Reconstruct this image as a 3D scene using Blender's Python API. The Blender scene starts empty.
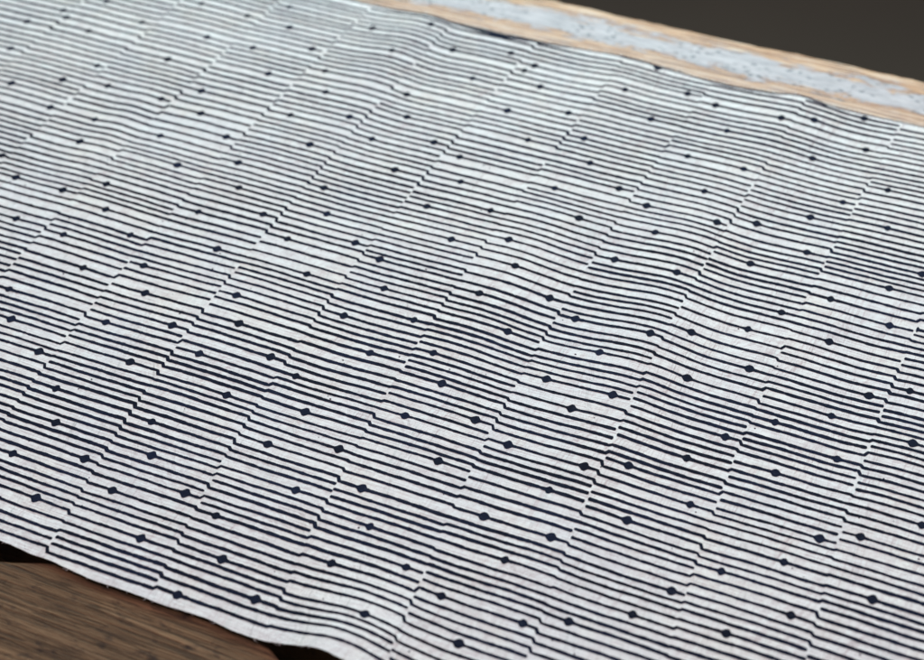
import bpy, math, random
from mathutils import Matrix, Vector
random.seed(11)
U=0.04            # one printed column = 4 cm; u runs along the cloth, v across it towards the camera
scene=bpy.context.scene
C=scene.collection
FLOOR_A=(.085,.066,.048); FLOOR_B=(.115,.090,.064)
WIN=((.0,.75,.62),(.22,-.1,0),.8,.6,14.6,(.62,.97,1.0))
FILL=((.35,.0,1.5),(.2,-.2,0),1.2,1.2,15.6,(1.0,.78,.885))
AMB=(.95,.97,1.0,.13)
FOCUS=14.4; FSTOP=9.6
CAMP=(9.71326264,-14.50082504,10.52231614)
CAMX=(0.919162,0.393537,-0.016414); CAMY=(-0.262805,0.643792,0.718656)
CAMZ=(-0.293385,0.656247,-0.695172)
import math
# ---- height field of the cloth, in column-width units (1 unit = 4 cm) ----
# (u, v, half width along u, half length along v, height)
RIDGES=[
 (2.93,.7,.27,.95,0.0612),(3.38,.7,.22,.9,-0.0230),(2.3,.9,.4,.9,-0.0108),
 (5.35,.15,.28,.7,0.0396),(5.85,.5,.35,.8,-0.0180),
 (7.22,.5,.28,.8,0.0432),(7.75,.9,.4,1.0,-0.0202),
 (6.85,2.8,.32,1.2,0.0490),(7.4,3.1,.35,1.3,-0.0259),
 (7.0,4.2,.28,.8,0.0360),
 (5.45,3.8,.30,.8,0.0396),(6.05,4.1,.33,.9,-0.0245),
 (8.7,4.2,.5,1.3,-0.0252),(9.2,4.6,.25,1.0,0.0216),
 (5.0,5.2,.30,.9,0.0158),
 (6.85,6.9,.3,.5,0.0360),(7.2,7.1,.25,.5,-0.0144),(7.1,8.1,.35,.5,0.0216),(7.5,8.2,.3,.6,-0.0144),
 (.79,3.15,.13,.42,0.0230),(1.0,3.15,.14,.45,-0.0115),(1.55,2.3,.2,.7,0.0101),
 (4.5,6.9,.55,.5,0.0216),(3.3,5.5,.5,1.2,0.0086),(1.2,4.8,.6,1.2,0.0101),
 (0.6,1.2,.5,1.0,0.0086),(8.6,2.4,.4,.9,0.0144),
]
def sm(a,b,x):
    t=min(1,max(0,(x-a)/(b-a))); return t*t*(3-2*t)
def height(u,v):
    h=0.05
    for a,b,su,sv,am in RIDGES:
        d=((u-a)/su)**2
        if d<12:
            e=((v-b)/sv)**2
            if e<12: h+=.9*am*math.exp(-.5*(d+e))
    h+=.006*math.sin(2.1*u+1.3*v+.6*math.sin(1.7*v))+.005*math.sin(3.7*u-.9*v+1.1*math.sin(.8*u))
    h+=.0022*math.sin(7.3*u+1.9*v)*math.sin(2.3*v-1.1*u)
    # near edge lifts off the table at two places, lies flat between them
    k=sm(7.0,8.35,v)
    if v>7.5:
        k2=sm(7.55,8.35,v)
        h+=k2*.035*math.exp(-((u-5.8)/.38)**2)
    h+=k*.14*math.exp(-((u-5.85)/.42)**2)
    h-=k*.015*math.exp(-((u-4.2)/.9)**2)
    return max(h,.012)
BOW=(1.70589517e-02,1.15427101e-03)
def bow(v): return BOW[0]*(v-5)**2+BOW[1]*(v-5)**3
FAR=[(1.354, 0.1), (2.354, 0.108), (2.61, 0.121), (2.919, 0.119), (3.102, 0.118), (3.224, 0.121), (3.364, 0.108), (3.828, 0.124), (4.291, 0.096), (4.972, 0.048), (5.433, 0.059), (5.89, 0.073), (6.121, 0.097), (6.509, 0.108), (6.886, 0.099), (7.194, 0.052), (7.522, 0.075), (7.941, 0.046), (8.502, 0.066), (9.502, 0.1)]
NEAR=[(1.3039999999999998, 8.4), (2.804, 8.245), (3.178, 8.264), (3.778, 8.298), (4.269, 8.298), (4.669, 8.284), (5.032, 8.306), (5.265, 8.303), (5.616, 8.289), (5.739, 8.295), (5.942, 8.32), (6.942, 8.35)]
LINES={
-6:[(0.225,(0.13,)),(0.314,0),(0.407,0),(0.498,0),(0.578,(0.88,)),(0.659,0),(0.752,0),(0.838,0),(0.926,0),(1.029,(0.59,)),(1.122,0),(1.220,0),(1.313,0),(1.408,(0.65,)),(1.491,0),(1.586,0),(1.685,0),(1.781,0),(1.879,(0.35,)),(1.972,0),(2.057,0),(2.152,0),(2.247,(0.82,)),(2.329,0),(2.412,0),(2.508,0),(2.602,0),(2.699,(0.40,)),(2.802,0),(2.903,0),(3.004,0),(3.097,0),(3.194,0),(3.286,(0.41,)),(3.391,0),(3.490,0),(3.573,0),(3.653,0),(3.740,0),(3.841,(0.64,)),(3.931,0),(4.024,0),(4.111,0),(4.202,(0.60,)),(4.289,0),(4.377,0),(4.470,0),(4.566,0),(4.667,0),(4.766,(0.32,)),(4.871,0),(4.976,0),(5.081,0),(5.176,0),(5.264,0),(5.364,(0.68,)),(5.470,0),(5.573,0),(5.670,0),(5.768,(0.85,)),(5.854,0),(5.951,0),(6.043,0),(6.127,0),(6.206,(0.88,)),(6.310,0),(6.411,0),(6.498,0),(6.593,0),(6.682,0),(6.763,(0.34,)),(6.851,0),(6.949,0),(7.046,0),(7.131,0),(7.222,(0.11,)),(7.303,0),(7.395,0),(7.486,0),(7.588,0),(7.694,(0.89,)),(7.789,0),(7.889,0),(7.976,0),(8.059,0),(8.150,(0.12,))],
-5:[(0.224,(0.74,)),(0.319,0),(0.407,0),(0.498,0),(0.599,0),(0.694,0),(0.781,(0.84,)),(0.874,0),(0.970,0),(1.069,0),(1.152,0),(1.238,(0.56,)),(1.333,0),(1.422,0),(1.513,0),(1.596,(0.48,)),(1.682,0),(1.780,0),(1.878,0),(1.966,(0.24,)),(2.063,0),(2.151,0),(2.251,0),(2.356,0),(2.456,(0.29,)),(2.538,0),(2.629,0),(2.722,0),(2.809,(0.52,)),(2.898,0),(2.993,0),(3.086,0),(3.171,0),(3.264,(0.14,)),(3.369,0),(3.466,0),(3.556,0),(3.656,0),(3.756,0),(3.840,(0.19,)),(3.937,0),(4.025,0),(4.115,0),(4.201,(0.30,)),(4.298,0),(4.385,0),(4.484,0),(4.576,0),(4.675,0),(4.771,(0.48,)),(4.872,0),(4.965,0),(5.060,0),(5.143,(0.38,)),(5.239,0),(5.333,0),(5.424,0),(5.516,(0.20,)),(5.618,0),(5.712,0),(5.806,0),(5.893,(0.24,)),(5.983,0),(6.065,0),(6.151,0),(6.236,0),(6.325,(0.84,)),(6.427,0),(6.524,0),(6.617,0),(6.711,(0.76,)),(6.818,0),(6.914,0),(6.998,0),(7.086,(0.49,)),(7.187,0),(7.289,0),(7.393,0),(7.491,0),(7.595,0),(7.699,(0.79,)),(7.804,0),(7.906,0),(7.991,0),(8.074,(0.71,)),(8.150,0)],
-4:[(0.231,(0.85,)),(0.323,0),(0.417,0),(0.513,0),(0.595,(0.54,)),(0.674,0),(0.755,0),(0.835,0),(0.921,0),(1.025,0),(1.131,(0.24,)),(1.214,0),(1.304,0),(1.392,0),(1.480,(0.29,)),(1.571,0),(1.668,0),(1.763,0),(1.854,(0.62,)),(1.938,0),(2.024,0),(2.109,0),(2.203,0),(2.303,(0.59,)),(2.391,0),(2.473,0),(2.557,0),(2.647,0),(2.742,(0.30,)),(2.843,0),(2.939,0),(3.040,0),(3.137,0),(3.230,0),(3.320,(0.42,)),(3.415,0),(3.513,0),(3.608,0),(3.706,0),(3.800,(0.55,)),(3.887,0),(3.982,0),(4.077,0),(4.160,(0.40,)),(4.252,0),(4.346,0),(4.451,0),(4.560,(0.88,)),(4.653,0),(4.757,0),(4.858,0),(4.948,0),(5.040,(0.77,)),(5.126,0),(5.226,0),(5.327,0),(5.433,(0.43,)),(5.537,0),(5.638,0),(5.738,0),(5.833,0),(5.919,0),(6.013,(0.70,)),(6.091,0),(6.176,0),(6.270,0),(6.352,0),(6.432,0),(6.512,(0.84,)),(6.614,0),(6.701,0),(6.785,0),(6.881,0),(6.971,0),(7.072,(0.49,)),(7.174,0),(7.279,0),(7.386,0),(7.486,0),(7.584,0),(7.668,(0.42,)),(7.769,0),(7.866,0),(7.963,0),(8.047,(0.23,)),(8.150,0)],
-3:[(0.259,(0.34,)),(0.351,0),(0.444,0),(0.539,0),(0.625,0),(0.709,0),(0.791,(0.64,)),(0.885,0),(0.973,0),(1.060,0),(1.159,0),(1.265,(0.19,)),(1.353,0),(1.449,0),(1.543,0),(1.643,0),(1.740,(0.64,)),(1.824,0),(1.906,0),(1.987,0),(2.076,0),(2.163,0),(2.246,(0.52,)),(2.334,0),(2.423,0),(2.519,0),(2.608,0),(2.710,0),(2.804,(0.50,)),(2.900,0),(2.995,0),(3.097,0),(3.198,0),(3.295,(0.15,)),(3.389,0),(3.489,0),(3.590,0),(3.684,0),(3.783,(0.64,)),(3.888,0),(3.981,0),(4.066,0),(4.153,0),(4.250,0),(4.349,(0.69,)),(4.456,0),(4.558,0),(4.645,0),(4.728,0),(4.812,0),(4.894,(0.62,)),(4.995,0),(5.099,0),(5.201,0),(5.294,0),(5.392,0),(5.482,(0.22,)),(5.574,0),(5.668,0),(5.750,0),(5.835,0),(5.934,(0.81,)),(6.020,0),(6.109,0),(6.203,0),(6.296,0),(6.378,0),(6.463,(0.46,)),(6.554,0),(6.644,0),(6.731,0),(6.824,(0.85,)),(6.929,0),(7.022,0),(7.113,0),(7.195,(0.84,)),(7.283,0),(7.375,0),(7.463,0),(7.565,0),(7.665,0),(7.750,(0.68,)),(7.854,0),(7.948,0),(8.049,0),(8.150,0)],
-2:[(0.251,0),(0.355,0),(0.465,0),(0.571,0),(0.663,0),(0.756,0),(0.858,0),(0.961,0),(1.058,0),(1.148,0),(1.239,0),(1.326,0),(1.422,0),(1.540,(0.90,)),(1.649,0),(1.756,0),(1.873,(0.66,)),(1.997,0),(2.103,0),(2.199,0),(2.297,0),(2.393,(0.83,)),(2.507,0),(2.613,0),(2.703,0),(2.798,0),(2.896,0),(2.994,0),(3.094,0),(3.182,0),(3.278,0),(3.375,0),(3.472,0),(3.566,0),(3.667,0),(3.756,0),(3.852,0),(3.955,0),(4.057,0),(4.150,0),(4.235,0),(4.322,0),(4.420,0),(4.511,0),(4.601,0),(4.700,0),(4.793,0),(4.887,0),(4.985,0),(5.078,0),(5.178,0),(5.269,0),(5.362,0),(5.457,0),(5.558,0),(5.661,0),(5.757,0),(5.839,0),(5.924,0),(6.016,0),(6.102,0),(6.197,0),(6.283,0),(6.369,0),(6.461,0),(6.549,0),(6.645,0),(6.736,0),(6.838,0),(6.944,0),(7.046,0),(7.133,0),(7.220,0),(7.313,0),(7.399,0),(7.487,0),(7.574,0),(7.670,0),(7.756,0),(7.850,0),(7.943,0),(8.033,0),(8.114,0),(8.200,0)],
-1:[(0.178,0),(0.269,0),(0.363,0),(0.472,0),(0.579,0),(0.670,0),(0.764,0),(0.879,0),(0.994,0),(1.094,0),(1.198,(0.24,)),(1.301,0),(1.416,(0.85,)),(1.535,0),(1.657,(0.03,)),(1.793,(0.42,)),(1.912,0),(2.011,0),(2.113,0),(2.214,0),(2.322,(0.90,)),(2.419,0),(2.502,0),(2.594,0),(2.688,(0.72,)),(2.778,0),(2.858,0),(2.950,(0.26,)),(3.053,0),(3.150,(0.89,)),(3.273,0),(3.370,0),(3.462,0),(3.540,0),(3.621,0),(3.702,0),(3.788,0),(3.874,0),(3.963,0),(4.038,(0.93,)),(4.150,0),(4.254,0),(4.349,0),(4.439,0),(4.533,0),(4.638,0),(4.739,0),(4.829,0),(4.922,0),(5.022,0),(5.116,0),(5.199,0),(5.282,0),(5.374,0),(5.469,0),(5.563,0),(5.650,0),(5.744,0),(5.835,0),(5.924,0),(6.022,0),(6.114,0),(6.200,0),(6.284,0),(6.378,0),(6.464,0),(6.546,0),(6.640,0),(6.745,0),(6.847,0),(6.936,0),(7.025,0),(7.110,0),(7.196,0),(7.283,0),(7.384,0),(7.483,0),(7.583,0),(7.678,0),(7.784,0),(7.892,0),(7.998,0),(8.103,0),(8.200,0)],
0:[(0.247,0),(0.358,0),(0.453,0),(0.541,0),(0.633,0),(0.728,0),(0.848,(0.84,0.25,)),(0.961,0),(1.069,0),(1.166,0),(1.275,0),(1.401,(0.68,)),(1.504,0),(1.602,0),(1.698,0),(1.809,0),(1.935,(0.53,)),(2.034,0),(2.122,0),(2.208,0),(2.297,0),(2.384,0),(2.481,0),(2.591,(0.22,0.88,)),(2.711,0),(2.824,0),(2.923,0),(3.028,0),(3.151,(0.44,)),(3.253,0),(3.344,0),(3.438,0),(3.537,(0.52,)),(3.658,0),(3.761,0),(3.855,0),(3.953,0),(4.040,0),(4.124,0),(4.212,0),(4.288,(0.83,0.27,)),(4.389,0),(4.486,0),(4.607,0),(4.728,0),(4.829,(0.65,)),(4.921,0),(5.001,0),(5.089,0),(5.174,0),(5.252,0),(5.339,0),(5.433,0),(5.519,0),(5.609,0),(5.698,0),(5.789,0),(5.883,0),(5.974,0),(6.071,0),(6.166,0),(6.265,0),(6.368,0),(6.468,0),(6.567,0),(6.649,0),(6.733,0),(6.829,0),(6.925,0),(7.011,0),(7.105,0),(7.199,0),(7.288,0),(7.382,0),(7.477,0),(7.561,0),(7.649,0),(7.731,0),(7.822,0),(7.921,0),(8.020,0),(8.119,0),(8.200,0)],
1:[(0.250,0),(0.331,0),(0.415,0),(0.514,(0.17,)),(0.608,0),(0.686,0),(0.771,0),(0.874,(0.39,)),(0.973,0),(1.058,0),(1.161,(0.84,)),(1.269,0),(1.380,(0.24,)),(1.472,0),(1.564,0),(1.653,0),(1.752,(0.66,)),(1.877,0),(1.976,0),(2.081,0),(2.187,0),(2.299,(0.18,)),(2.421,0),(2.524,0),(2.653,(0.40,)),(2.778,0),(2.911,(0.86,)),(3.030,0),(3.149,(0.23,)),(3.257,0),(3.351,0),(3.431,0),(3.505,(0.66,)),(3.610,0),(3.691,0),(3.771,0),(3.853,0),(3.944,0),(4.047,(0.18,)),(4.121,0),(4.195,0),(4.269,0),(4.384,(0.39,)),(4.486,0),(4.612,(0.81,)),(4.694,0),(4.779,0),(4.865,(0.22,)),(4.966,0),(5.069,0),(5.195,(0.65,)),(5.309,0),(5.398,0),(5.491,0),(5.592,0),(5.710,(0.16,)),(5.809,0),(5.887,0),(5.964,0),(6.043,(0.40,)),(6.150,0),(6.231,0),(6.307,(0.86,)),(6.419,0),(6.525,0),(6.628,0),(6.711,0),(6.792,0),(6.889,0),(6.973,0),(7.056,0),(7.136,0),(7.230,0),(7.333,0),(7.438,0),(7.537,0),(7.645,0),(7.743,0),(7.837,0),(7.923,0),(8.007,0),(8.099,0),(8.200,0)],
2:[(0.202,0),(0.294,(0.81,)),(0.394,0),(0.479,0),(0.565,(0.24,)),(0.670,0),(0.752,0),(0.837,0),(0.929,(0.68,)),(1.046,0),(1.133,0),(1.217,0),(1.303,0),(1.392,0),(1.493,(0.19,)),(1.624,0),(1.730,0),(1.843,(0.40,)),(1.952,0),(2.046,0),(2.144,(0.85,)),(2.234,0),(2.341,(0.27,)),(2.452,0),(2.537,0),(2.617,0),(2.709,(0.71,)),(2.812,0),(2.897,0),(2.976,0),(3.064,0),(3.149,0),(3.241,(0.20,)),(3.341,0),(3.428,0),(3.507,0),(3.589,(0.41,)),(3.679,0),(3.761,0),(3.860,(0.84,)),(3.965,0),(4.060,(0.23,)),(4.176,0),(4.271,0),(4.378,0),(4.480,(0.69,)),(4.565,0),(4.665,0),(4.772,0),(4.862,0),(4.942,(0.16,)),(5.040,0),(5.141,0),(5.273,(0.37,)),(5.381,0),(5.469,0),(5.561,(0.83,)),(5.655,0),(5.746,(0.23,)),(5.854,0),(5.936,0),(6.017,0),(6.111,(0.70,)),(6.220,0),(6.301,0),(6.378,0),(6.458,0),(6.539,0),(6.637,(0.24,)),(6.730,0),(6.813,0),(6.899,0),(6.988,(0.44,)),(7.070,0),(7.148,0),(7.240,(0.87,)),(7.333,0),(7.433,(0.26,)),(7.531,0),(7.608,0),(7.683,0),(7.762,(0.67,)),(7.881,0),(7.990,0),(8.073,0),(8.159,0)],
3:[(0.213,0),(0.334,0),(0.431,(0.84,)),(0.518,0),(0.600,(0.23,)),(0.731,0),(0.833,0),(0.925,0),(1.019,(0.68,)),(1.125,0),(1.206,0),(1.294,0),(1.403,0),(1.533,(0.18,)),(1.625,0),(1.722,0),(1.806,0),(1.886,(0.37,)),(1.989,0),(2.087,0),(2.184,(0.83,)),(2.273,0),(2.370,(0.23,)),(2.465,0),(2.550,0),(2.633,0),(2.734,(0.68,)),(2.834,0),(2.928,0),(3.010,0),(3.099,0),(3.179,0),(3.263,(0.18,)),(3.351,0),(3.430,0),(3.518,0),(3.608,(0.40,)),(3.708,0),(3.804,0),(3.907,(0.86,)),(3.996,0),(4.100,(0.24,)),(4.229,0),(4.359,0),(4.482,(0.65,)),(4.563,0),(4.639,0),(4.717,0),(4.808,0),(4.896,0),(4.998,(0.19,)),(5.084,0),(5.192,0),(5.319,(0.39,)),(5.410,0),(5.493,0),(5.586,(0.85,)),(5.701,0),(5.802,(0.24,)),(5.894,0),(5.969,0),(6.048,0),(6.151,(0.70,)),(6.225,0),(6.299,0),(6.398,0),(6.495,0),(6.577,0),(6.672,(0.23,)),(6.766,0),(6.844,0),(6.921,0),(7.002,(0.40,)),(7.097,0),(7.178,0),(7.258,(0.85,)),(7.351,0),(7.456,(0.25,)),(7.549,0),(7.624,0),(7.702,0),(7.799,(0.69,)),(7.890,0),(7.968,0),(8.042,0),(8.116,0),(8.200,0)],
4:[(0.165,0),(0.256,0),(0.347,0),(0.438,0),(0.552,(0.17,)),(0.674,(0.11,)),(0.776,0),(0.883,(0.39,)),(1.000,0),(1.102,0),(1.213,(0.86,)),(1.313,0),(1.411,(0.27,)),(1.516,0),(1.609,0),(1.696,0),(1.789,(0.68,)),(1.916,0),(2.023,0),(2.131,0),(2.222,0),(2.310,(0.18,)),(2.443,0),(2.575,0),(2.677,(0.37,)),(2.779,0),(2.872,0),(2.983,(0.84,)),(3.063,0),(3.149,(0.24,)),(3.248,0),(3.334,0),(3.424,0),(3.522,(0.68,)),(3.620,0),(3.700,0),(3.786,0),(3.878,0),(3.957,0),(4.031,(0.18,)),(4.128,0),(4.210,0),(4.294,0),(4.382,(0.40,)),(4.467,0),(4.552,0),(4.667,(0.84,)),(4.753,0),(4.850,(0.22,)),(4.937,0),(5.020,0),(5.102,0),(5.196,(0.65,)),(5.302,0),(5.419,0),(5.517,0),(5.610,0),(5.703,(0.16,)),(5.781,0),(5.861,0),(5.956,0),(6.055,(0.42,)),(6.161,0),(6.244,0),(6.337,(0.87,)),(6.423,0),(6.517,(0.28,)),(6.620,0),(6.698,0),(6.779,0),(6.885,(0.71,)),(6.974,0),(7.052,0),(7.133,0),(7.221,0),(7.295,0),(7.369,(0.19,)),(7.470,0),(7.563,0),(7.649,0),(7.739,(0.41,)),(7.815,0),(7.892,0),(7.984,(0.81,)),(8.072,0),(8.175,(0.20,))],
5:[(0.193,0),(0.273,0),(0.348,0),(0.422,(0.84,)),(0.535,0),(0.627,(0.23,)),(0.738,0),(0.825,0),(0.906,0),(0.990,(0.67,)),(1.098,0),(1.194,0),(1.288,0),(1.381,0),(1.467,0),(1.561,(0.19,)),(1.650,0),(1.731,0),(1.821,0),(1.914,(0.41,)),(2.017,0),(2.104,0),(2.186,(0.83,)),(2.301,0),(2.428,(0.26,)),(2.518,0),(2.596,0),(2.673,0),(2.759,(0.66,)),(2.871,0),(2.968,0),(3.064,0),(3.152,0),(3.238,0),(3.335,(0.19,)),(3.451,0),(3.545,0),(3.660,(0.40,)),(3.784,0),(3.904,(0.85,)),(4.035,0),(4.136,(0.25,)),(4.243,0),(4.327,0),(4.403,0),(4.483,(0.68,)),(4.586,0),(4.664,0),(4.740,0),(4.823,0),(4.910,0),(5.003,(0.18,)),(5.084,0),(5.160,0),(5.240,0),(5.315,(0.40,)),(5.424,0),(5.504,0),(5.586,(0.83,)),(5.687,0),(5.779,(0.25,)),(5.899,0),(5.989,0),(6.067,0),(6.145,(0.71,)),(6.251,0),(6.342,0),(6.436,0),(6.537,0),(6.659,(0.22,)),(6.753,0),(6.829,0),(6.907,0),(6.999,(0.43,)),(7.086,0),(7.170,0),(7.266,(0.85,)),(7.360,0),(7.455,(0.27,)),(7.553,0),(7.632,0),(7.721,0),(7.847,(0.71,)),(7.921,0),(7.995,0),(8.069,0),(8.169,0)],
6:[(0.181,0),(0.280,0),(0.381,0),(0.514,(0.18,0.88,)),(0.627,0),(0.717,0),(0.806,0),(0.901,(0.45,)),(0.999,0),(1.092,0),(1.178,0),(1.256,0),(1.339,0),(1.448,(0.25,0.83,)),(1.570,0),(1.667,0),(1.758,0),(1.845,0),(1.940,(0.61,)),(2.044,0),(2.141,0),(2.239,0),(2.342,(0.18,0.89,)),(2.428,0),(2.507,0),(2.594,0),(2.700,(0.41,)),(2.800,0),(2.888,0),(2.984,0),(3.085,0),(3.190,(0.81,0.20,)),(3.298,0),(3.375,0),(3.453,0),(3.552,0),(3.656,0),(3.733,0),(3.810,0),(3.899,0),(3.994,0),(4.075,(0.17,0.88,)),(4.193,0),(4.279,0),(4.363,0),(4.437,(0.54,)),(4.562,0),(4.649,0),(4.728,0),(4.814,0),(4.894,(0.22,0.83,)),(5.026,0),(5.155,(0.55,)),(5.261,0),(5.359,0),(5.449,0),(5.539,0),(5.632,0),(5.744,(0.87,0.19,)),(5.842,0),(5.922,0),(6.000,0),(6.089,(0.68,)),(6.205,0),(6.316,0),(6.423,0),(6.551,(0.85,0.27,)),(6.658,0),(6.735,0),(6.812,0),(6.902,(0.57,)),(7.013,0),(7.093,0),(7.167,0),(7.241,0),(7.319,0),(7.410,(0.88,0.20,)),(7.506,0),(7.590,0),(7.676,0),(7.765,(0.46,)),(7.862,0),(7.955,0),(8.044,0),(8.126,0),(8.200,0)],
7:[(0.130,(0.63,)),(0.211,0),(0.299,0),(0.400,(0.19,)),(0.521,0),(0.643,(0.81,)),(0.737,0),(0.819,0),(0.906,0),(0.997,(0.38,)),(1.092,0),(1.183,0),(1.280,0),(1.376,0),(1.458,0),(1.548,(0.87,)),(1.644,0),(1.725,0),(1.807,0),(1.891,(0.66,)),(1.994,0),(2.090,0),(2.176,(0.23,)),(2.286,0),(2.410,(0.80,)),(2.508,0),(2.595,0),(2.670,0),(2.750,(0.37,)),(2.865,0),(2.947,0),(3.028,0),(3.125,0),(3.214,0),(3.303,(0.85,)),(3.390,0),(3.490,0),(3.622,(0.64,)),(3.756,0),(3.885,(0.20,)),(3.999,0),(4.102,(0.81,)),(4.205,0),(4.303,0),(4.425,(0.35,)),(4.533,0),(4.623,0),(4.703,0),(4.780,0),(4.863,0),(4.954,(0.86,)),(5.053,0),(5.136,0),(5.221,0),(5.308,(0.63,)),(5.429,0),(5.509,0),(5.583,(0.21,)),(5.677,0),(5.777,(0.80,)),(5.882,0),(5.969,0),(6.051,0),(6.136,(0.37,)),(6.235,0),(6.314,0),(6.392,0),(6.481,0),(6.573,0),(6.673,(0.89,)),(6.751,0),(6.826,0),(6.910,0),(7.002,(0.66,)),(7.091,0),(7.176,0),(7.251,(0.21,)),(7.346,0),(7.440,0),(7.538,0),(7.631,0),(7.727,0),(7.834,0),(7.934,0),(8.026,0),(8.113,0),(8.200,0)],
8:[(0.188,0),(0.283,0),(0.378,0),(0.461,0),(0.545,0),(0.636,0),(0.719,0),(0.820,0),(0.906,0),(0.988,0),(1.065,0),(1.145,0),(1.220,(0.21,)),(1.317,0),(1.423,0),(1.521,0),(1.609,0),(1.698,0),(1.794,(0.38,)),(1.887,0),(1.981,0),(2.074,0),(2.160,0),(2.240,0),(2.325,(0.86,)),(2.399,0),(2.473,0),(2.547,0),(2.625,(0.64,)),(2.737,0),(2.850,0),(2.966,(0.20,)),(3.095,(0.78,)),(3.203,0),(3.301,0),(3.390,0),(3.504,(0.35,)),(3.611,0),(3.710,0),(3.804,0),(3.905,0),(4.012,(0.85,)),(4.103,0),(4.185,0),(4.267,0),(4.369,(0.62,)),(4.465,0),(4.547,0),(4.632,(0.20,)),(4.719,0),(4.839,(0.79,)),(4.914,0),(4.993,0),(5.077,0),(5.189,(0.36,)),(5.288,0),(5.368,0),(5.451,0),(5.547,0),(5.637,0),(5.731,(0.86,)),(5.806,0),(5.883,0),(5.972,0),(6.072,(0.65,)),(6.181,0),(6.263,0),(6.344,(0.21,)),(6.446,0),(6.550,(0.81,)),(6.645,0),(6.730,0),(6.811,0),(6.901,(0.38,)),(6.986,0),(7.080,0),(7.170,0),(7.268,0),(7.365,0),(7.456,0),(7.558,0),(7.660,0),(7.753,0),(7.849,0),(7.935,0),(8.024,0),(8.108,0),(8.200,0)],
9:[(0.232,0),(0.314,0),(0.402,0),(0.494,0),(0.585,0),(0.680,0),(0.768,0),(0.859,0),(0.952,0),(1.041,0),(1.133,0),(1.219,0),(1.310,0),(1.404,0),(1.500,0),(1.596,0),(1.696,0),(1.796,0),(1.894,0),(1.986,0),(2.081,0),(2.174,0),(2.274,0),(2.362,0),(2.448,0),(2.539,0),(2.629,0),(2.732,0),(2.831,0),(2.931,0),(3.063,(0.00,)),(3.139,0),(3.224,0),(3.302,0),(3.378,0),(3.463,0),(3.552,0),(3.650,0),(3.746,0),(3.850,(0.16,)),(3.934,0),(4.045,0),(4.148,0),(4.226,0),(4.300,0),(4.374,0),(4.456,(0.33,)),(4.530,0),(4.604,0),(4.679,0),(4.781,0),(4.865,0),(4.951,0),(5.039,0),(5.115,0),(5.198,0),(5.294,(0.59,)),(5.393,0),(5.483,0),(5.600,(0.16,)),(5.682,0),(5.791,0),(5.893,0),(5.974,0),(6.060,0),(6.167,(0.37,)),(6.246,0),(6.321,0),(6.400,0),(6.491,0),(6.580,0),(6.668,0),(6.763,0),(6.864,0),(6.958,0),(7.058,0),(7.161,0),(7.268,0),(7.359,0),(7.454,0),(7.554,0),(7.653,0),(7.746,0),(7.837,0),(7.929,0),(8.017,0),(8.104,0),(8.200,0)],
10:[(0.221,(0.28,)),(0.306,0),(0.402,0),(0.494,0),(0.585,0),(0.667,0),(0.754,(0.34,)),(0.844,0),(0.938,0),(1.041,0),(1.138,0),(1.225,0),(1.316,(0.21,)),(1.401,0),(1.479,0),(1.558,0),(1.640,0),(1.737,0),(1.824,(0.39,)),(1.914,0),(1.997,0),(2.080,0),(2.175,0),(2.265,0),(2.356,(0.38,)),(2.448,0),(2.547,0),(2.646,0),(2.734,0),(2.824,0),(2.918,(0.79,)),(3.015,0),(3.116,0),(3.203,0),(3.287,0),(3.375,0),(3.468,(0.52,)),(3.549,0),(3.636,0),(3.735,0),(3.831,0),(3.933,(0.15,)),(4.023,0),(4.119,0),(4.222,0),(4.315,0),(4.400,(0.79,)),(4.486,0),(4.581,0),(4.680,0),(4.783,0),(4.873,0),(4.960,(0.26,)),(5.059,0),(5.161,0),(5.261,0),(5.346,(0.25,)),(5.451,0),(5.552,0),(5.646,0),(5.748,(0.85,)),(5.840,0),(5.942,0),(6.037,0),(6.121,(0.84,)),(6.220,0),(6.321,0),(6.421,0),(6.510,0),(6.600,0),(6.696,(0.42,)),(6.799,0),(6.887,0),(6.982,0),(7.086,(0.35,)),(7.178,0),(7.268,0),(7.365,0),(7.452,(0.36,)),(7.557,0),(7.662,0),(7.766,0),(7.860,(0.41,)),(7.949,0),(8.044,0),(8.150,0)],
11:[(0.233,(0.49,)),(0.323,0),(0.411,0),(0.494,0),(0.579,(0.23,)),(0.667,0),(0.762,0),(0.850,0),(0.932,0),(1.017,0),(1.106,(0.23,)),(1.200,0),(1.289,0),(1.384,0),(1.470,(0.54,)),(1.569,0),(1.663,0),(1.752,0),(1.851,(0.84,)),(1.942,0),(2.036,0),(2.132,0),(2.228,0),(2.318,0),(2.399,(0.51,)),(2.503,0),(2.606,0),(2.701,0),(2.795,0),(2.883,(0.32,)),(2.988,0),(3.086,0),(3.178,0),(3.280,0),(3.388,(0.32,)),(3.481,0),(3.584,0),(3.677,0),(3.766,0),(3.863,(0.28,)),(3.954,0),(4.051,0),(4.145,0),(4.231,0),(4.322,(0.19,)),(4.425,0),(4.521,0),(4.618,0),(4.721,(0.48,)),(4.813,0),(4.907,0),(5.004,0),(5.102,0),(5.190,(0.22,)),(5.274,0),(5.371,0),(5.465,0),(5.557,0),(5.660,(0.87,)),(5.765,0),(5.865,0),(5.972,0),(6.078,(0.31,)),(6.176,0),(6.263,0),(6.347,0),(6.443,0),(6.540,0),(6.631,(0.86,)),(6.724,0),(6.817,0),(6.907,0),(7.004,0),(7.098,0),(7.189,(0.28,)),(7.272,0),(7.363,0),(7.454,0),(7.549,0),(7.634,(0.73,)),(7.722,0),(7.808,0),(7.898,0),(7.989,0),(8.071,0),(8.150,(0.37,))],
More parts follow.
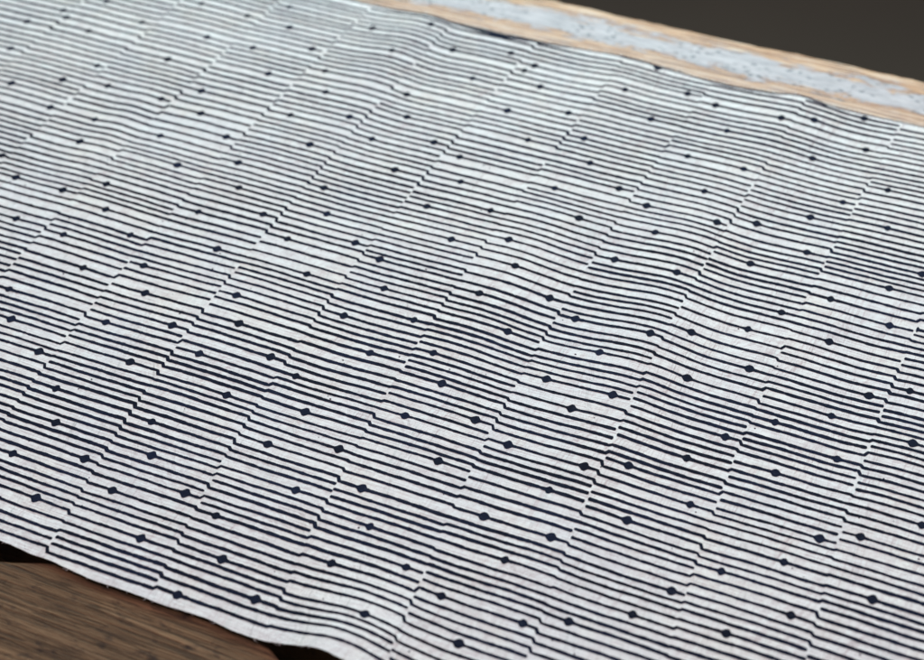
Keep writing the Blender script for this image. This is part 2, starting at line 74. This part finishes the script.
12:[(0.230,(0.33,)),(0.329,0),(0.418,0),(0.513,0),(0.619,(0.42,)),(0.710,0),(0.806,0),(0.894,0),(0.988,0),(1.078,0),(1.170,(0.37,)),(1.263,0),(1.366,0),(1.466,0),(1.562,(0.46,)),(1.660,0),(1.756,0),(1.854,0),(1.944,0),(2.038,0),(2.134,(0.31,)),(2.222,0),(2.303,0),(2.387,0),(2.480,0),(2.570,0),(2.668,(0.41,)),(2.766,0),(2.872,0),(2.977,0),(3.076,0),(3.165,0),(3.246,(0.27,)),(3.343,0),(3.445,0),(3.547,0),(3.635,0),(3.723,0),(3.828,(0.44,)),(3.928,0),(4.024,0),(4.121,0),(4.208,0),(4.301,(0.74,)),(4.400,0),(4.494,0),(4.579,0),(4.660,(0.74,)),(4.760,0),(4.860,0),(4.945,0),(5.023,0),(5.107,0),(5.205,(0.52,)),(5.296,0),(5.391,0),(5.496,0),(5.593,0),(5.681,(0.84,)),(5.776,0),(5.859,0),(5.947,0),(6.041,0),(6.125,0),(6.203,(0.85,)),(6.297,0),(6.390,0),(6.490,0),(6.575,(0.45,)),(6.676,0),(6.772,0),(6.871,0),(6.965,(0.35,)),(7.062,0),(7.151,0),(7.238,0),(7.331,0),(7.429,0),(7.520,(0.23,)),(7.606,0),(7.693,0),(7.776,0),(7.864,0),(7.958,(0.52,)),(8.053,0),(8.150,0)],
13:[(0.226,(0.40,)),(0.319,0),(0.411,0),(0.513,0),(0.605,0),(0.689,0),(0.780,(0.55,)),(0.863,0),(0.962,0),(1.068,0),(1.171,0),(1.260,0),(1.358,(0.26,)),(1.447,0),(1.539,0),(1.627,0),(1.714,0),(1.798,(0.15,)),(1.893,0),(1.983,0),(2.083,0),(2.173,0),(2.274,0),(2.363,(0.67,)),(2.448,0),(2.546,0),(2.645,0),(2.748,(0.26,)),(2.844,0),(2.939,0),(3.027,0),(3.124,0),(3.223,0),(3.331,(0.74,)),(3.409,0),(3.493,0),(3.592,0),(3.696,0),(3.793,0),(3.894,(0.18,)),(3.990,0),(4.083,0),(4.177,0),(4.275,(0.42,)),(4.355,0),(4.444,0),(4.541,0),(4.632,0),(4.723,0),(4.811,(0.82,)),(4.903,0),(5.002,0),(5.107,0),(5.216,(0.18,)),(5.308,0),(5.395,0),(5.482,0),(5.563,(0.86,)),(5.651,0),(5.747,0),(5.843,0),(5.930,0),(6.015,(0.54,)),(6.097,0),(6.182,0),(6.273,0),(6.360,(0.83,)),(6.467,0),(6.564,0),(6.656,0),(6.745,0),(6.827,(0.89,)),(6.930,0),(7.031,0),(7.127,0),(7.227,(0.27,)),(7.314,0),(7.399,0),(7.484,0),(7.572,0),(7.668,0),(7.767,(0.44,)),(7.866,0),(7.956,0),(8.054,0),(8.150,0)],
14:[(0.243,(0.11,)),(0.325,0),(0.417,0),(0.512,0),(0.602,(0.67,)),(0.695,0),(0.781,0),(0.863,0),(0.946,(0.29,)),(1.031,0),(1.124,0),(1.227,0),(1.330,0),(1.424,0),(1.524,(0.19,)),(1.608,0),(1.702,0),(1.805,0),(1.910,(0.24,)),(1.997,0),(2.091,0),(2.176,0),(2.273,0),(2.376,(0.35,)),(2.461,0),(2.544,0),(2.632,0),(2.728,0),(2.830,(0.53,)),(2.919,0),(3.006,0),(3.093,0),(3.178,(0.78,)),(3.265,0),(3.362,0),(3.462,0),(3.557,(0.88,)),(3.644,0),(3.736,0),(3.829,0),(3.924,(0.89,)),(4.027,0),(4.124,0),(4.215,0),(4.301,(0.19,)),(4.388,0),(4.471,0),(4.563,0),(4.664,0),(4.766,0),(4.870,(0.46,)),(4.970,0),(5.062,0),(5.161,0),(5.256,0),(5.340,0),(5.423,(0.49,)),(5.512,0),(5.605,0),(5.691,0),(5.770,(0.90,)),(5.873,0),(5.968,0),(6.056,0),(6.157,0),(6.250,0),(6.332,(0.45,)),(6.426,0),(6.528,0),(6.631,0),(6.717,0),(6.802,0),(6.900,(0.54,)),(6.993,0),(7.092,0),(7.186,0),(7.288,(0.19,)),(7.374,0),(7.465,0),(7.559,0),(7.659,(0.63,)),(7.762,0),(7.866,0),(7.959,0),(8.055,(0.76,)),(8.150,0)],
}
def sn(x,seed=0.0):
    return (math.sin(x*1.7+seed*3.1)+math.sin(x*3.9+seed*7.7+1.3)*.55+math.sin(x*8.3+seed*1.9+.4)*.3)/1.85
# ------------------------------------------------------------------ materials
def mat(name):
    m=bpy.data.materials.new(name); m.use_nodes=True
    nt=m.node_tree; nt.nodes.clear()
    out=nt.nodes.new('ShaderNodeOutputMaterial'); b=nt.nodes.new('ShaderNodeBsdfPrincipled')
    nt.links.new(b.outputs[0],out.inputs[0])
    return m,nt,b
class N:
    def __init__(s,nt): s.nt=nt
    def coord(s,scale=(1,1,1),kind='Object'):
        t=s.nt.nodes.new('ShaderNodeTexCoord'); m=s.nt.nodes.new('ShaderNodeMapping')
        m.inputs['Scale'].default_value=scale; s.nt.links.new(t.outputs[kind],m.inputs[0]); return m.outputs[0]
    def noise(s,vec,scale,detail=4,rough=.55,dist=0,col=False):
        n=s.nt.nodes.new('ShaderNodeTexNoise'); n.inputs['Scale'].default_value=scale
        n.inputs['Detail'].default_value=detail; n.inputs['Roughness'].default_value=rough; n.inputs['Distortion'].default_value=dist
        s.nt.links.new(vec,n.inputs['Vector']); return n.outputs[1 if col else 0]
    def ramp(s,fac,stops,interp='LINEAR'):
        r=s.nt.nodes.new('ShaderNodeValToRGB'); r.color_ramp.interpolation=interp
        e=r.color_ramp.elements
        while len(e)<len(stops): e.new(.5)
        for k,(p,c) in enumerate(stops):
            e[k].position=p; e[k].color=(c,c,c,1) if isinstance(c,(int,float)) else (*c,1)
        s.nt.links.new(fac,r.inputs[0]); return r.outputs[0]
    def mix(s,fac,a,b,mode='MIX'):
        m=s.nt.nodes.new('ShaderNodeMix'); m.data_type='RGBA'; m.blend_type=mode
        for v,i in ((fac,0),(a,6),(b,7)):
            if isinstance(v,(int,float)): m.inputs[i].default_value=v
            elif isinstance(v,tuple): m.inputs[i].default_value=(*v,1)
            else: s.nt.links.new(v,m.inputs[i])
        return m.outputs[2]
    def math(s,op,a,b=0.0,clamp=False):
        m=s.nt.nodes.new('ShaderNodeMath'); m.operation=op; m.use_clamp=clamp
        for v,i in ((a,0),(b,1)):
            if isinstance(v,(int,float)): m.inputs[i].default_value=v
            else: s.nt.links.new(v,m.inputs[i])
        return m.outputs[0]
    def sep(s,vec):
        x=s.nt.nodes.new('ShaderNodeSeparateXYZ'); s.nt.links.new(vec,x.inputs[0]); return x.outputs
    def bump(s,h,strength,dist):
        b=s.nt.nodes.new('ShaderNodeBump'); b.inputs['Strength'].default_value=strength; b.inputs['Distance'].default_value=dist
        s.nt.links.new(h,b.inputs['Height']); return b.outputs[0]

# undyed cotton: cream/pinkish unevenness, slubs of thread, weave relief
m_cotton,nt,b=mat('cotton'); n=N(nt)
v=n.coord()
patch=n.noise(v,22,3,.5); patch2=n.noise(v,60,3,.6)
slubu=n.noise(n.coord((90,1500,1500)),1,3,.6); slubv=n.noise(n.coord((1500,90,1500)),1,3,.6)
c=n.mix(n.ramp(patch,[(.35,0),(.65,1)]),(.79,.765,.725),(.755,.742,.722))
c=n.mix(n.math('MULTIPLY',n.ramp(patch2,[(.5,0),(.72,1)]),.5),c,(.80,.75,.66))
c=n.mix(n.math('MULTIPLY',n.ramp(slubu,[(.5,0),(.75,1)]),.5),c,(.56,.54,.53))
c=n.mix(n.math('MULTIPLY',n.ramp(slubv,[(.5,0),(.75,1)]),.42),c,(.58,.56,.54))
nt.links.new(c,b.inputs['Base Color']); b.inputs['Roughness'].default_value=.92
b.inputs['Specular IOR Level'].default_value=.2
b.inputs['Sheen Weight'].default_value=.08
h=n.math('ADD',n.math('MULTIPLY',slubu,.5),n.math('ADD',n.math('MULTIPLY',slubv,.5),n.math('ADD',n.math('MULTIPLY',n.noise(v,140,3,.5),1.6),n.math('MULTIPLY',n.noise(n.coord((95,26,40)),1,4,.6,.7),5.0))))
nt.links.new(n.bump(h,.85,.0008),b.inputs['Normal'])

# block printing ink soaked into the cotton, a little uneven
m_ink,nt,b=mat('indigo_ink'); n=N(nt)
v=n.coord()
f=n.noise(v,900,3,.6); g=n.noise(v,45,3,.55)
c=n.mix(n.ramp(g,[(.35,0),(.7,1)]),(.0045,.006,.014),(.008,.012,.032))
c=n.mix(n.math('MULTIPLY',n.ramp(f,[(.52,0),(.8,1)]),.2),c,(.08,.09,.13))
nt.links.new(c,b.inputs['Base Color']); b.inputs['Roughness'].default_value=.9
b.inputs['Specular IOR Level'].default_value=.12

def wood_nodes(n):
    """weathered brown wood with grain along X; returns colour, height"""
    big=n.noise(n.coord((3.5,26,26)),1,4,.55,.4)
    grain=n.noise(n.coord((40,900,60)),1,5,.65,.5)
    fine=n.noise(n.coord((40,1300,200)),1,3,.6)
    ring=n.noise(n.coord((9,210,40)),1,4,.6,1.0)
    c=n.ramp(ring,[(.25,(.072,.033,.016)),(.42,(.165,.084,.039)),(.55,(.235,.128,.063)),(.75,(.34,.195,.10))])
    c=n.mix(n.math('MULTIPLY',n.ramp(big,[(.35,0),(.7,1)]),.4),c,(.21,.145,.09))
    c=n.mix(n.math('MULTIPLY',n.ramp(grain,[(.42,1),(.52,0)]),.75),c,(.045,.027,.016))
    c=n.mix(n.math('MULTIPLY',n.ramp(fine,[(.45,1),(.6,0)]),.35),c,(.06,.038,.024))
    blot=n.noise(n.coord((120,210,60)),1,4,.6)
    c=n.mix(n.math('MULTIPLY',n.ramp(blot,[(.57,0),(.70,1)]),.8),c,(.022,.014,.014))
    h=n.math('ADD',n.math('MULTIPLY',grain,.6),n.math('MULTIPLY',ring,.8))
    h=n.math('ADD',h,n.math('MULTIPLY',fine,.25))
    return c,h
m_wood,nt,b=mat('weathered_wood'); n=N(nt)
c,h=wood_nodes(n)
nt.links.new(c,b.inputs['Base Color']); b.inputs['Roughness'].default_value=.7
b.inputs['Specular IOR Level'].default_value=.15
nt.links.new(n.bump(h,.9,.002),b.inputs['Normal'])

# far board: worn pale blue-grey paint, bare tan wood where the edges are rubbed
m_paint,nt,b=mat('worn_pale_paint'); n=N(nt)
v=n.coord(); y=n.sep(v)[1]      # board-local: y=0 is the outer edge of the bench, negative towards the camera
t=n.math('DIVIDE',y,-U)         # 0 outer edge ... .82 where the cloth begins
wob=n.noise(n.coord((34,90,60)),1,6,.75,.8); wob2=n.noise(n.coord((70,500,200)),1,4,.65,.3)
d=n.math('ADD',t,n.math('ADD',n.math('MULTIPLY',n.math('SUBTRACT',wob,.5),.55),n.math('MULTIPLY',n.math('SUBTRACT',wob2,.5),.5)))
outer=n.ramp(d,[(.14,1),(.22,.9),(.29,0)])
inner=n.ramp(d,[(.60,0),(.65,.95),(.86,.7)])
bare=n.math('MAXIMUM',outer,inner)
streak=n.noise(n.coord((30,900,300)),1,4,.65,.4)
woodc=n.ramp(streak,[(.36,(.12,.04,.014)),(.45,(.40,.17,.06)),(.53,(.60,.33,.16)),(.64,(.70,.54,.41))])
paint=n.mix(n.ramp(n.noise(n.coord((60,260,90)),1,5,.7),[(.35,0),(.65,1)]),(.34,.295,.305),(.54,.48,.48))
paint=n.mix(n.math('MULTIPLY',n.ramp(streak,[(.55,0),(.75,1)]),.35),paint,(.78,.70,.62))
vor=nt.nodes.new('ShaderNodeTexVoronoi'); vor.inputs['Scale'].default_value=1
nt.links.new(n.coord((230,480,300)),vor.inputs['Vector'])
sp=n.math('MULTIPLY',n.ramp(vor.outputs['Distance'],[(.20,1),(.36,0)]),n.ramp(n.noise(n.coord((45,60,60)),1,2,.5),[(.42,0),(.52,1)]))
paint=n.mix(n.math('MULTIPLY',sp,.85),paint,(.10,.09,.10))
c=n.mix(bare,paint,woodc)
nt.links.new(c,b.inputs['Base Color']); b.inputs['Roughness'].default_value=.5
b.inputs['Specular IOR Level'].default_value=.45
nt.links.new(n.bump(n.math('ADD',streak,n.math('MULTIPLY',bare,-.8)),.5,.0008),b.inputs['Normal'])

m_floor,nt,b=mat('dark_floor'); n=N(nt)
c=n.mix(n.ramp(n.noise(n.coord((1.2,1.2,1.2)),1,3,.5),[(.35,0),(.65,1)]),FLOOR_A,FLOOR_B)
nt.links.new(c,b.inputs['Base Color']); b.inputs['Roughness'].default_value=.75

# ------------------------------------------------------------------ mesh helper
def link(name,verts,faces,mats,parent=None,mi=None,smooth=True):
    me=bpy.data.meshes.new(name); me.from_pydata(verts,[],faces)
    for m in mats: me.materials.append(m)
    if mi: me.polygons.foreach_set('material_index',mi)
    if smooth: me.polygons.foreach_set('use_smooth',[True]*len(me.polygons))
    me.update()
    o=bpy.data.objects.new(name,me); C.objects.link(o)
    if parent: o.parent=parent
    return o

# ------------------------------------------------------------------ the printed cloth
U0,U1,STEP=-5.0,14.0,.05
def table(T,u):
    if u<=T[0][0]: return T[0][1]
    for (a,p),(b,q) in zip(T,T[1:]):
        if u<=b:
            f=(u-a)/(b-a); return p+(q-p)*f*f*(3-2*f)
    return T[-1][1]
def far_edge(u): return table(FAR,u)+.003*sn(u*31,1)+.003*sn(u*7,4)
def near_edge(u): return table(NEAR,u)+.005*sn(u*5.3,8)+.003*sn(u*37,3)
def P(u,v,dz=0.0): return (u*U,-v*U,(height(u,v)+dz)*U)
nu=int((U1-U0)/STEP)+1; nv=170
verts=[];faces=[];mi=[]
for j in range(nv):
    q=j/(nv-1)
    for i in range(nu):
        u=U0+i*STEP
        v=far_edge(u)*(1-q)+near_edge(u)*q
        verts.append(P(u,v))
top=len(verts)
verts+=[(x,y,z-.00025) for x,y,z in verts]
def idx(i,j): return j*nu+i
for j in range(nv-1):
    for i in range(nu-1):
        a,b_,c_,d_=idx(i,j),idx(i+1,j),idx(i+1,j+1),idx(i,j+1)
        faces.append((a,d_,c_,b_)); faces.append((top+a,top+b_,top+c_,top+d_))
def side(a,b_):            # cut edge gets its own vertices so it stays crisp
    k=len(verts); verts.extend([verts[a],verts[b_],verts[top+b_],verts[top+a]]); faces.append((k,k+1,k+2,k+3))
for i in range(nu-1):
    a,b_=idx(i,0),idx(i+1,0); side(a,b_)
    a,b_=idx(i,nv-1),idx(i+1,nv-1); side(b_,a)
for j in range(nv-1):
    a,b_=idx(0,j),idx(0,j+1); faces.append((b_,a,top+a,top+b_))
    a,b_=idx(nu-1,j),idx(nu-1,j+1); faces.append((a,b_,top+b_,top+a))
# frayed threads along the two raw edges
def thread(u,v,du,dv,l,r=.006):
    base=len(verts); k=4
    for s in range(k):
        f=s/(k-1); uu=u+du*l*f+.02*math.sin(f*5+u*9)*f; vv=v+dv*l*f
        x,y,z=P(uu,vv); z=max(z-.0003-.0003*f,.0004)
        w=r*U*(1-.5*f)
        verts.extend([(x-w,y,z),(x+w,y,z),(x,y,z+w*1.4)])
    for s in range(k-1):
        for e in range(3):
            a=base+s*3+e; b2=base+s*3+(e+1)%3
            faces.append((a,b2,b2+3,a+3))
rt=random.Random(5)
for _ in range(110):
    u=rt.uniform(1,8); thread(u,near_edge(u)-.01,rt.uniform(-1,1),1,rt.uniform(.006,.022)*rt.choice((1,1,.6,1.4)))
for _ in range(520):
    u=rt.uniform(1,11); thread(u,far_edge(u)+.01,rt.uniform(-1,1),-1,rt.uniform(.015,.05))
mi=[0]*len(faces)

# the print: broken rows of lines, every column shifted, lines joined by a jog where two ends meet
HW=.0158; DI=.053; LIFT=.0022
def ribbon(path,closed=False):
    """path: list of (s,t,halfwidth) in print space; s column coordinate, t across"""
    pts=[(s+bow(t),t,w) for s,t,w in path]
    base=len(verts)
    for k,(x,y,w) in enumerate(pts):
        a=pts[max(k-1,0)]; c=pts[min(k+1,len(pts)-1)]
        tx,ty=c[0]-a[0],c[1]-a[1]; l=math.hypot(tx,ty) or 1
        nx,ny=-ty/l,tx/l
        verts.append(P(x+nx*w,y+ny*w,LIFT)); verts.append(P(x-nx*w,y-ny*w,LIFT))
    for k in range(len(pts)-1):
        a=base+2*k
        faces.append((a,a+2,a+3,a+1)); mi.append(1)
def diamond(d,size):
    d=abs(d)/size
    if d>1.35: return 0
    core=max(0,1-d)*1.12
    core=min(core,.86)
    return max(core*size*.95, .35*size*max(0,1-d/1.35)**2)
cid=0
def build_print():
    rr=random.Random(21)
    ks=sorted(LINES)
    chains={}          # (column,index) -> chain list of (column, index)
    nxt={}; prv={}
    for c in ks[:-1]:
        A=LINES[c];B=LINES[c+1]
        for i,(va,_) in enumerate(A):
            j=min(range(len(B)),key=lambda q:abs(B[q][0]-va))
            i2=min(range(len(A)),key=lambda q:abs(A[q][0]-B[j][0]))
            dv=abs(B[j][0]-va)
            up=va-B[j][0]>.022 and rr.random()<.55
            if i2==i and not up and (dv<.05 or (dv<.08 and rr.random()<.7)):
                nxt[(c,i)]=(c+1,j); prv[(c+1,j)]=(c,i)
    for c in ks:
        for i in range(len(LINES[c])):
            if (c,i) in prv: continue
            ch=[(c,i)]
            while ch[-1] in nxt: ch.append(nxt[ch[-1]])
            path=[]
            wl=HW*rr.uniform(.9,1.12)
            for n_,(cc,ii) in enumerate(ch):
                v,d=LINES[cc][ii]
                sd=cc*13.7+ii*3.31
                sl=rr.uniform(-.006,.006)
                first=n_==0; last=n_==len(ch)-1
                a=cc+(rr.uniform(.006,.022) if first else .012)
                b=cc+1-(rr.uniform(.006,.022) if last else .012)
                size=DI*(1+.10*math.sin(sd*5)) if d else 0
                xs=[a+(b-a)*k/36 for k in range(37)]
                if d:
                    xs=[x for x in xs if all(abs(x-cc-g)>.085 for g in d)]+[cc+g+e*.01 for g in d for e in range(-8,9)]
                    xs=sorted(x for x in xs if a<=x<=b)
                for x in xs:
                    w=wl*(1+.10*(1-min(v,5)/5)+.13*sn(x*23,sd)+.10*sn(x*61,sd+2)+.06*rr.uniform(-1,1)+.10*math.sin(x*1.9+v*2.3))
                    t=v+sl*(x-cc-.5)+.0035*sn(x*5.5,sd)
                    if d:
                        w=max(w,max(diamond(x-cc-g,size) for g in d)*(1+.05*math.sin(x*90+sd)))
                    path.append((x,t,w))
                if first:
                    x,t,w=path[0]; path[0:0]=[(x-.010,t,w*.3),(x-.006,t,w*.75)]
                if last:
                    x,t,w=path[-1]; path+= [(x+.006,t,w*.75),(x+.010,t,w*.3)]
            ribbon(path)
build_print()
# a last dark line runs right on the far edge
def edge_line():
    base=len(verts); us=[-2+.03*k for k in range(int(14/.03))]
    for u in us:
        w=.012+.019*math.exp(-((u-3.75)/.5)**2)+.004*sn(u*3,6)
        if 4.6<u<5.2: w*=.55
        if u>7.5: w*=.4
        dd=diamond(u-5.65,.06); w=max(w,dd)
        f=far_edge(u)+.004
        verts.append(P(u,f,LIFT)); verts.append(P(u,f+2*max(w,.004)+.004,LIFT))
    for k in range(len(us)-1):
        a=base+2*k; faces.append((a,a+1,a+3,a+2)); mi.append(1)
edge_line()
# small ink specks
rs=random.Random(8)
for _ in range(240):
    s=rs.uniform(-3,12); t=rs.uniform(.1,8.2); r=rs.uniform(.003,.008)
    base=len(verts); k=6
    for e in range(k):
        a=2*math.pi*e/k; verts.append(P(s+r*1.3*math.cos(a),t+r*math.sin(a),LIFT*1.4))
    faces.append(tuple(range(base+k-1,base-1,-1))); mi.append(1)
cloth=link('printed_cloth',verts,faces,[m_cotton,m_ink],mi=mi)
cloth['label']='white cotton cloth with dark blue broken stripes and small diamonds on bench'
cloth['category']='cloth'

# ------------------------------------------------------------------ the bench top it lies on
bench=bpy.data.objects.new('wooden_workbench',None); C.objects.link(bench)
bench['label']='weathered brown wooden workbench with worn pale far edge, under the striped cloth'
bench['category']='workbench'
def plank(name,v0,v1,m,thick=.038,mi_seed=0,edge_noise=.0):
    """board from v0 to v1, grain along u, uneven rounded edges; origin on its far top edge"""
    un=260; prof=[]; r=.07
    w=v1-v0
    # cross-section (across, z) in units, closed loop, rounded arrises
    loop=[(0,-thick/U),(0,-r)]+[(r-r*math.cos(a*math.pi/8),-r+r*math.sin(a*math.pi/8)) for a in range(1,5)]
    loop+=[(w*k/12,0) for k in range(1,12)]
    loop+=[(w-r+r*math.sin(a*math.pi/8),-r+r*math.cos(a*math.pi/8)) for a in range(0,5)]+[(w,-thick/U)]
    vs=[];fs=[];nl=len(loop)
    for i in range(un):
        u=-9+27*i/(un-1)
        for k,(a,z) in enumerate(loop):
            e=0
            if v0>8 and a<1.2:      # this board's far edge is worn away unevenly
                e=(.22*sm(3.4,2.6,u)+.75*sm(5.0,6.4,u)+.012*sn(u*4,2))*(1-a/1.2)
            elif a<r*1.01: e=edge_noise*(sn(u*1.1,mi_seed)+.5*sn(u*6.3,mi_seed+3))
            zz=z-(.012*abs(sn(u*9,mi_seed+k)) if a<r*1.01 and z<0 and z>-.5 else 0)
            vs.append((u*U,-(a+e)*U,zz*U))
    for i in range(un-1):
        for k in range(nl):
            a=i*nl+k; b2=i*nl+(k+1)%nl
            fs.append((a,b2,b2+nl,a+nl))
    fs.append(tuple(range(nl-1,-1,-1))); fs.append(tuple((un-1)*nl+k for k in range(nl)))
    o=link(name,vs,fs,[m],bench,smooth=False)
    o.location=(0,-v0*U,0)
    return o
p1=plank('plank',-.82,3.4,m_paint,mi_seed=3,edge_noise=.018); p1['label']='far plank with worn pale blue-grey paint and bare tan edges'
plank('plank',3.43,7.9,m_wood,mi_seed=5)
plank('plank',8.22,12.8,m_wood,mi_seed=9)['label']='bare brown near plank with dark specks'

# ------------------------------------------------------------------ the dark floor far below
fv=[(-6,-3,-.8),(6,-3,-.8),(6,9,-.8),(-6,9,-.8)]
fl=link('floor',fv,[(0,1,2,3)],[m_floor],smooth=False); fl['kind']='structure'

# ------------------------------------------------------------------ light
def area(name,loc,target,size,size_y,power,col):
    l=bpy.data.lights.new(name,'AREA'); l.shape='RECTANGLE'; l.size=size; l.size_y=size_y; l.energy=power; l.color=col
    o=bpy.data.objects.new(name,l); C.objects.link(o); o.location=loc
    o.rotation_euler=(Vector(target)-Vector(loc)).to_track_quat('-Z','Y').to_euler(); return o
area('window_light',*WIN)
area('fill_light',*FILL)  # added overhead fill, tinted pink for the near cloth; no actual room lamp
w=bpy.data.worlds.new('World'); scene.world=w; w.use_nodes=True
bg=w.node_tree.nodes['Background']; bg.inputs[0].default_value=(*AMB[:3],1); bg.inputs[1].default_value=AMB[3]

# ------------------------------------------------------------------ camera
cd=bpy.data.cameras.new('camera'); cam=bpy.data.objects.new('camera',cd); C.objects.link(cam); scene.camera=cam
right=Vector(CAMX); up=Vector(CAMY); back=-Vector(CAMZ)
M=Matrix((right,up,back)).transposed().to_4x4(); M.translation=Vector(CAMP)*U
cam.matrix_world=M
cd.sensor_width=36; cd.lens=64.98; cd.clip_start=.01; cd.clip_end=100
cd.dof.use_dof=True; cd.dof.focus_distance=FOCUS*U; cd.dof.aperture_fstop=FSTOP; cd.dof.aperture_blades=0
scene.view_settings.view_transform='Standard'; scene.view_settings.look='None'
scene.view_settings.exposure=0; scene.view_settings.gamma=1
scene.cycles.max_bounces=6
